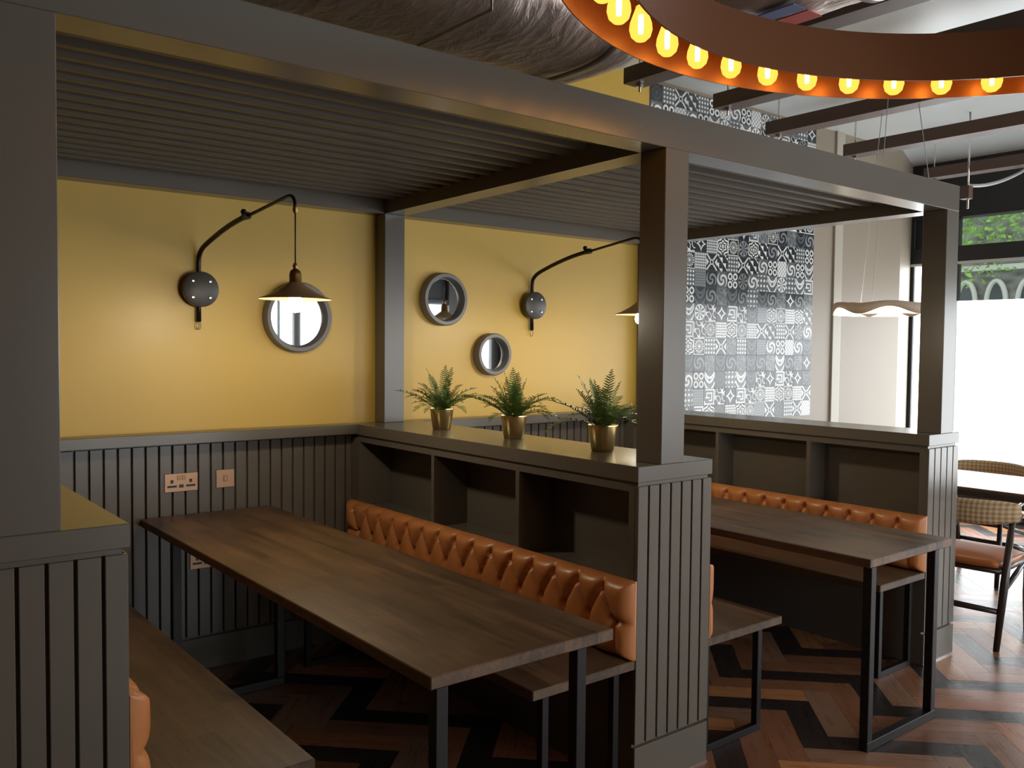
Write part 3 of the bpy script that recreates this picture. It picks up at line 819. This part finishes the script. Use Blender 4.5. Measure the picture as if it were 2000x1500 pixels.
# ------------------------------------------------------------------ ring chandelier
def ring_lamp():
    c = (1.395, -3.562); zr = 2.535
    e = empty('ring_chandelier', (c[0], c[1], zr)); tag(e, 'large bronze ring chandelier lined with glowing amber bulbs', 'chandelier')
    seg = 128
    lathe('outer_band', [(1.145, -0.148), (1.149, -0.148), (1.149, 0.004), (1.145, 0.004), (1.145, -0.148)], BRONZE, (0,0,0), e, seg)
    lathe('inner_band', [(0.978, -0.139), (0.984, -0.139), (0.984, 0.004), (0.978, 0.004), (0.978, -0.139)], BRONZE, (0,0,0), e, seg)
    lathe('top_plate', [(0.984, -0.003), (1.145, -0.003), (1.145, 0.003), (0.984, 0.003), (0.984, -0.003)], BRONZE, (0,0,0), e, seg)
    def mk(name, prof, mat, sg):
        bm = bmesh.new(); lathe_bm(bm, prof, sg); bmesh.ops.recalc_face_normals(bm, faces=bm.faces[:]); me = mesh_from(bm, name, True); me.materials.append(mat); return me
    gl = mk('bulb', [(0, -0.046), (0.014, -0.043), (0.026, -0.032), (0.031, -0.014), (0.029, 0.004), (0.021, 0.026), (0.014, 0.044), (0.0135, 0.050)], AMBER, 16)
    fi = mk('filament', [(0, -0.026), (0.0065, -0.024), (0.0075, 0.0), (0.0065, 0.024), (0, 0.026)], FILAMENT, 8)
    so = mk('bulb_socket', [(0, 0.100), (0.018, 0.100), (0.018, 0.048), (0.012, 0.046), (0, 0.046)], BRASS, 14)
    n = 45; a0 = math.radians(35.5)
    for k in range(n):
        a = a0+2*PI*k/n; p = (1.05*math.cos(a), 1.05*math.sin(a), -0.117)
        b = obj('bulb', gl, None, p, e); obj('filament', fi, None, (0,0,0), b); obj('bulb_socket', so, None, (0,0,0), b)
    for a in (150, 265, 15):
        a = math.radians(a); x, y = 1.065*math.cos(a), 1.065*math.sin(a)
        tube('suspension_rod', [(x, y, 0.0), (x, y, ZC-zr)], 0.006, BLACK, e, 8)
ring_lamp()

# ------------------------------------------------------------------ foil ducts
def duct(name, axis_pts, hw, hh, label, mat, seed, power=3.2, nu=120, nv=56):
    """rounded-box foil duct swept along a straight axis (two points)"""
    a, b = Vector(axis_pts[0]), Vector(axis_pts[1]); d = (b-a); L = d.length; d.normalize()
    side = d.cross(Vector((0, 0, 1))).normalized(); up_ = side.cross(d)
    rnd = random.Random(seed); from mathutils import noise as mn
    bm = bmesh.new(); rings = []
    for i in range(nu+1):
        s = i/nu*L; ring = []
        endk = 1.0-0.06*max(0, 1-(L-s)/0.05)-0.03*max(0, 1-s/0.05)
        for k in range(nv):
            t = 2*PI*k/nv; ct, st = math.cos(t), math.sin(t)
            x = math.copysign(abs(ct)**(2/power), ct)*hw; z = math.copysign(abs(st)**(2/power), st)*hh
            q = Vector((s*3.0, x*5, z*5)); w_ = mn.noise(q*1.3)*0.022+mn.noise(q*4.1)*0.010+abs(mn.noise(q*2.2+Vector((5, 2, 1))))*-0.016
            r = Vector((x, z)); r = r*(endk)+r.normalized()*w_*0.45
            ring.append(bm.verts.new(a+d*s+side*r.x+up_*r.y-a))
        rings.append(ring)
    for p, q in zip(rings, rings[1:]):
        for k in range(nv): bm.faces.new((p[k], p[(k+1) % nv], q[(k+1) % nv], q[k]))
    bm.faces.new(rings[0][::-1]); bm.faces.new(rings[-1])
    bmesh.ops.recalc_face_normals(bm, faces=bm.faces[:])
    e = empty(name, a); tag(e, label, 'duct', 'foil wrapped ceiling ducts')
    obj('foil_wrap', mesh_from(bm, 'foil_wrap', True), mat, (0,0,0), e)
    for s in ((0.25, 0.6, 0.96) if L > 2 else (0.9,)):                     # tape bands round the joints
        bm = bmesh.new(); r0, r1 = [], []
        for k in range(nv):
            t = 2*PI*k/nv; ct, st = math.cos(t), math.sin(t)
            x = math.copysign(abs(ct)**(2/power), ct)*(hw+0.012); z = math.copysign(abs(st)**(2/power), st)*(hh+0.012)
            for lst, ss in ((r0, s*L-0.03), (r1, s*L+0.03)): lst.append(bm.verts.new(d*ss+side*x+up_*z))
        for k in range(nv): bm.faces.new((r0[k], r0[(k+1) % nv], r1[(k+1) % nv], r1[k]))
        o = obj('tape_band', mesh_from(bm, 'tape_band', True), TAPE, (0,0,0), e)
        so = o.modifiers.new('thick', 'SOLIDIFY'); so.thickness = 0.004
    for s in ((0.2, 0.8) if L > 2 else (0.75,)):
        p = d*(s*L)
        for sd in (-1, 1):
            tube('hanger_rod', [p+side*sd*(hw+0.03)+up_*-0.0, p+side*sd*(hw+0.03)+Vector((0, 0, ZC-a.z))], 0.004, CHROME, e, 6)
        if L > 2: tube('hanger_strap', [p+side*-(hw+0.03), p+side*-(hw+0.03)-up_*(hh+0.025), p+side*(hw+0.03)-up_*(hh+0.025), p+side*(hw+0.03)], 0.006, CHROME, e, 6)
    return e
duct('foil_duct', [(-2.4, -1.36, 3.03), (2.09, -1.36, 3.03)], 0.36, 0.285, 'crinkled silver foil duct above the pergola roof', FOIL, 4)
dk = duct('foil_duct', [(2.52, -1.78, 3.12), (2.52, -2.38, 3.12)], 0.30, 0.17, 'short silver foil duct crossing above the ring chandelier', FOIL, 9, 2.6)
lb = obj('label_print', box_mesh(0.10, 0.22, 0.004, 0, 'label_print'), LABELRED, (0.05, -0.22, -0.186), dk)
lb2 = obj('label_print', box_mesh(0.08, 0.22, 0.004, 0, 'label_print'), LABELBLUE, (-0.06, -0.22, -0.186), dk)

# ------------------------------------------------------------------ ceiling rails and cables
def rail(x, y0, label):
    e = empty('ceiling_rail', (x, y0, 3.10)); tag(e, label, 'rail', 'dark rails slung under the ceiling')
    wb('channel', (x-0.07, x+0.07), (-6.9, y0), (3.06, 3.15), RAIL, e, 0.004)
    for y in (y0-0.06, y0-2.4, y0-4.8):
        tube('threaded_rod', [(0, y-y0, ZC-3.10), (0, y-y0, -0.085)], 0.006, CHROME, e, 8)
        lathe('nut', [(0, -0.058), (0.022, -0.058), (0.022, -0.042), (0, -0.042)], CHROME, (0, y-y0, 0), e, 6)
rail(3.05, -0.62, 'dark ceiling rail ending above yellow wall beside the tiles')
rail(3.84, -0.62, 'dark ceiling rail crossing in front of the upper tiles')
rail(4.66, -0.42, 'dark ceiling rail near the tiled wall edge')
rail(5.68, -0.40, 'dark ceiling rail above the beige wall')
rail(7.02, -0.36, 'dark ceiling rail by the window head with grey cables')
cb = tube('hanging_cable', bez((6.40, -1.0, 2.85), (6.7, -1.05, 2.86), (7.1, -1.1, 3.0), (7.5, -1.15, 3.24), 14)+[Vector((7.55, -1.15, ZC))], 0.013, CABLEGREY); tag(cb, 'pale grey flexible cable looping under the ceiling by the window', 'cable')
cb2 = tube('hanging_cable', [Vector((6.99, -0.45, 3.06))]+bez((6.99, -0.45, 3.06), (6.6, -0.55, 3.02), (6.3, -0.7, 2.94), (6.20, -0.8, 2.80), 10)+[Vector((6.20, -0.8, 2.72))], 0.012, CABLEGREY); tag(cb2, 'short grey cable dropping behind the pergola beam', 'cable')
jb = empty('junction_box', (6.36, -1.0, 2.79)); tag(jb, 'small grey junction box hanging on a steel rod', 'box')
obj('box_body', box_mesh(0.07, 0.07, 0.10, 0.004, 'box_body'), RAIL, (0,0,0), jb)
tube('drop_rod', [(0.03, 0, ZC-2.79), (0.03, 0, -0.12)], 0.008, CHROME, jb, 8)

# ------------------------------------------------------------------ wavy pendant
def pendant():
    c = Vector((4.61, -1.357, 1.825)); R = 0.335
    e = empty('wavy_pendant_lamp', c); tag(e, 'pale wavy ring pendant lamp with glowing underside by the window', 'lamp')
    n = 144; z1 = lambda a: -0.022+0.022*math.cos(6*a+math.radians(192)); z0 = lambda a: 0.028+0.006*math.cos(6*a+math.radians(192))
    def band(ri, ro, zb, zt_, name, mat):
        bm = bmesh.new(); rings = []
        for k in range(n):
            a = 2*PI*k/n; ca, sa = math.cos(a), math.sin(a)
            rings.append([bm.verts.new((r*ca, r*sa, z)) for r, z in ((ri, zb(a)), (ro, zb(a)), (ro, zt_(a)), (ri, zt_(a)))])
        for k in range(n):
            p, q = rings[k], rings[(k+1) % n]
            for j in range(4): bm.faces.new((p[j], q[j], q[(j+1) % 4], p[(j+1) % 4]))
        bmesh.ops.recalc_face_normals(bm, faces=bm.faces[:])
        return obj(name, mesh_from(bm, name, True), mat, (0,0,0), e)
    band(R-0.006, R, z1, z0, 'outer_shell', PENDSHELL)
    band(R-0.085, R-0.079, z1, z0, 'inner_shell', PENDSHELL)
    band(R-0.079, R-0.006, lambda a: -0.040, lambda a: -0.008, 'diffuser', PENDLIGHT)
    top = ZC-c.z
    for a in (math.radians(190), math.radians(63), math.radians(-57)):
        tube('suspension_wire', [((R-0.02)*math.cos(a), (R-0.02)*math.sin(a), 0.03), (0.085*math.cos(a), 0.085*math.sin(a), top-0.02)], 0.0022, CABLEGREY, e, 6)
    lathe('ceiling_rose', [(0, top), (0.10, top), (0.10, top-0.03), (0, top-0.03)], PENDSHELL, (0,0,0), e, 32)
pendant()

# ------------------------------------------------------------------ table and chairs by the window
def window_table():
    x0, x1, y0, y1 = 4.74, 5.50, -2.75, -0.95
    e = empty('cafe_table', ((x0+x1)/2, (y0+y1)/2, 0)); tag(e, 'table with dark edge and glaring glossy top by the window', 'table')
    wb('table_top', (x0, x1), (y0, y1), (0.735, 0.75), TABLEGLOSS, e, 0.003)
    wb('table_edge', (x0, x1), (y0, y1), (0.70, 0.735), CHAIRWOOD, e, 0.002)
    for y in (y0+0.3, y1-0.3):
        cx = (x0+x1)/2
        for s in (-1, 1):
            tube('leg', [(s*0.30, y-(y0+y1)/2, 0.0), (s*0.05, y-(y0+y1)/2, 0.70)], 0.02, CHAIRWOOD, e, 8)
        wb('foot_rail', (cx-0.3, cx+0.3), (y-0.02, y+0.02), (0.0, 0.03), CHAIRWOOD, e)
window_table()
def chair_parts(e):
    # local: facing +x, seat centre at origin
    def pad(name, sx, sy, z0, z1, mat, bulge):
        bm = bmesh.new(); n = 14; g = {}
        for s, z in ((0, z0), (1, z1)):
            for i in range(n+1):
                for j in range(n+1):
                    u, v = i/n*2-1, j/n*2-1
                    x = u*math.sqrt(1-v*v*0.18)*sx; y = v*math.sqrt(1-u*u*0.18)*sy
                    zz = z + (bulge*(1-max(abs(u), abs(v))**4) if s else 0); g[s, i, j] = bm.verts.new((x, y, zz))
        for i in range(n):
            for j in range(n):
                bm.faces.new((g[1, i, j], g[1, i+1, j], g[1, i+1, j+1], g[1, i, j+1])); bm.faces.new((g[0, i, j], g[0, i, j+1], g[0, i+1, j+1], g[0, i+1, j]))
        for i in range(n):
            bm.faces.new((g[0, i, 0], g[0, i+1, 0], g[1, i+1, 0], g[1, i, 0])); bm.faces.new((g[0, i+1, n], g[0, i, n], g[1, i, n], g[1, i+1, n]))
            bm.faces.new((g[0, 0, i+1], g[0, 0, i], g[1, 0, i], g[1, 0, i+1])); bm.faces.new((g[0, n, i], g[0, n, i+1], g[1, n, i+1], g[1, n, i]))
        return obj(name, mesh_from(bm, name, True), mat, (0,0,0), e)
    pad('seat', 0.235, 0.235, 0.425, 0.455, SEATPAD, 0.02)
    # curved backrest
    bm = bmesh.new(); n = 26; rings = []
    for i in range(n+1):
        t = i/n*2-1; a = t*0.98; R = 0.30
        cx, cy = -0.262+R*(1-math.cos(a))*1.15, R*math.sin(a)*1.10
        h = 0.066*(1-0.30*abs(t)**4); th = 0.034*(1-0.25*abs(t)**4); nx, ny = math.cos(a), -math.sin(a)
        ring = []
        for k in range(12):
            q = 2*PI*k/12; dx = math.copysign(abs(math.cos(q))**0.7, math.cos(q))*th; dz = math.copysign(abs(math.sin(q))**0.7, math.sin(q))*h
            ring.append(bm.verts.new((cx+nx*dx+0.10*dz, cy+ny*dx, 0.715+dz)))
        rings.append(ring)
    for p, q in zip(rings, rings[1:]):
        for k in range(12): bm.faces.new((p[k], p[(k+1) % 12], q[(k+1) % 12], q[k]))
    bm.faces.new(rings[0][::-1]); bm.faces.new(rings[-1]); bmesh.ops.recalc_face_normals(bm, faces=bm.faces[:])
    obj('backrest', mesh_from(bm, 'backrest', True), WEAVE, (0,0,0), e)
    def beam(name, a, b, w0=0.018, w1=0.014):
        tube(name, [a, (Vector(a)+Vector(b))/2, b], [w1, w0, w1], CHAIRWOOD, e, 8)
    for s in (-1, 1):
        beam('rear_leg', (-0.25, s*0.235, 0.0), (-0.135, s*0.255, 0.675), 0.022, 0.016)
        beam('front_leg', (0.235, s*0.225, 0.0), (0.205, s*0.225, 0.43), 0.020, 0.015)
        beam('diagonal_brace', (0.20, s*0.225, 0.415), (-0.19, s*0.24, 0.30), 0.015, 0.012)
        beam('arm_strut', (-0.155, s*0.252, 0.55), (0.19, s*0.235, 0.46), 0.015, 0.012)
        beam('seat_rail', (-0.20, s*0.215, 0.408), (0.20, s*0.215, 0.408), 0.018, 0.018)
    for x, z in ((-0.19, 0.405), (0.20, 0.405), (-0.225, 0.20)):
        beam('cross_rail', (x, -0.225, z), (x, 0.225, z), 0.017, 0.015)
def chair(x, y, rz, label):
    e = empty('dining_chair', (x, y, 0), rz); tag(e, label, 'chair', 'dark chairs with woven backrests'); chair_parts(e); return e
chair(4.385, -1.985, math.radians(4), 'dark chair with tan seat and woven back behind narrow divider')
chair(5.70, -1.46, math.radians(180), 'dark chair between the glossy table and the window')

# ------------------------------------------------------------------ outside
gp = wb('street_ground', (8.3, 40), (-30, 40), (-0.25, -0.15), PAVING); tag(gp, 'pale paved street outside the window', None, None, 'structure')
bd = empty('stone_church', (16.5, 3, 0)); tag(bd, 'old stone building with pointed arches across the street', 'building')
wb('facade', (16.3, 18), (-10, 14), (-0.15, 9), STONE, bd)
for k in range(-9, 14):
    yc = 2.41+0.535*k
    bm = bmesh.new(); pts = []
    hw, zs, zt = 0.17, 2.45, 2.86
    prof = [(-hw, 0.9), (-hw, zs)] + [(-hw+hw*(1-math.cos(t*PI/12)) , zs+(zt-zs)*math.sin(t*PI/12)) for t in range(1, 7)]
    prof = prof + [(-a, b) for a, b in prof[-2::-1]]
    f = [bm.verts.new((0, a, b)) for a, b in prof]; g = [bm.verts.new((0.06, a, b)) for a, b in prof]
    bm.faces.new(f); bm.faces.new(g[::-1])
    for i in range(len(f)): bm.faces.new((f[i], f[(i+1) % len(f)], g[(i+1) % len(f)], g[i]))
    bmesh.ops.recalc_face_normals(bm, faces=bm.faces[:])
    wo = obj('arched_window', mesh_from(bm, 'arched_window'), DARKGLASS, (16.25-16.5, yc-3, 0), bd)
    bm = bmesh.new(); sweep_bm(bm, [(0, a, b) for a, b in prof], 0.045, 6)
    obj('arch_moulding', mesh_from(bm, 'arch_moulding'), DRESSED, (-0.0, 0, 0), wo)
wb('string_course', (16.2, 16.3), (-10, 14), (3.05, 3.15), DRESSED, bd)
def tree(x, y, h, R, n, seed, label):
    e = empty('street_tree', (x, y, -0.15)); tag(e, label, 'tree')
    rnd = random.Random(seed)
    tube('trunk', [(0, 0, 0), (0.05, 0.03, h*0.5), (0, 0, h)], [0.12, 0.09, 0.05], BARK, e, 8)
    bm = bmesh.new()
    for i in range(n):
        d = Vector((rnd.gauss(0, 1), rnd.gauss(0, 1), rnd.gauss(0, 0.8))).normalized()*R*rnd.random()**0.4
        p = Vector((0, 0, h))+d; s = rnd.uniform(0.06, 0.12)
        a = Vector((rnd.uniform(-1, 1), rnd.uniform(-1, 1), rnd.uniform(-1, 1))).normalized(); b = a.orthogonal().normalized()
        bm.faces.new([bm.verts.new(v) for v in (p, p+a*s*0.5+b*s*0.35, p+a*s, p+a*s*0.5-b*s*0.35)])
    o = obj('foliage', mesh_from(bm, 'foliage'), TREELEAF, (0,0,0), e); o['kind'] = 'stuff'
tree(13.6, 3.1, 4.7, 2.2, 9000, 5, 'green leafy street tree seen through the clear upper panes')
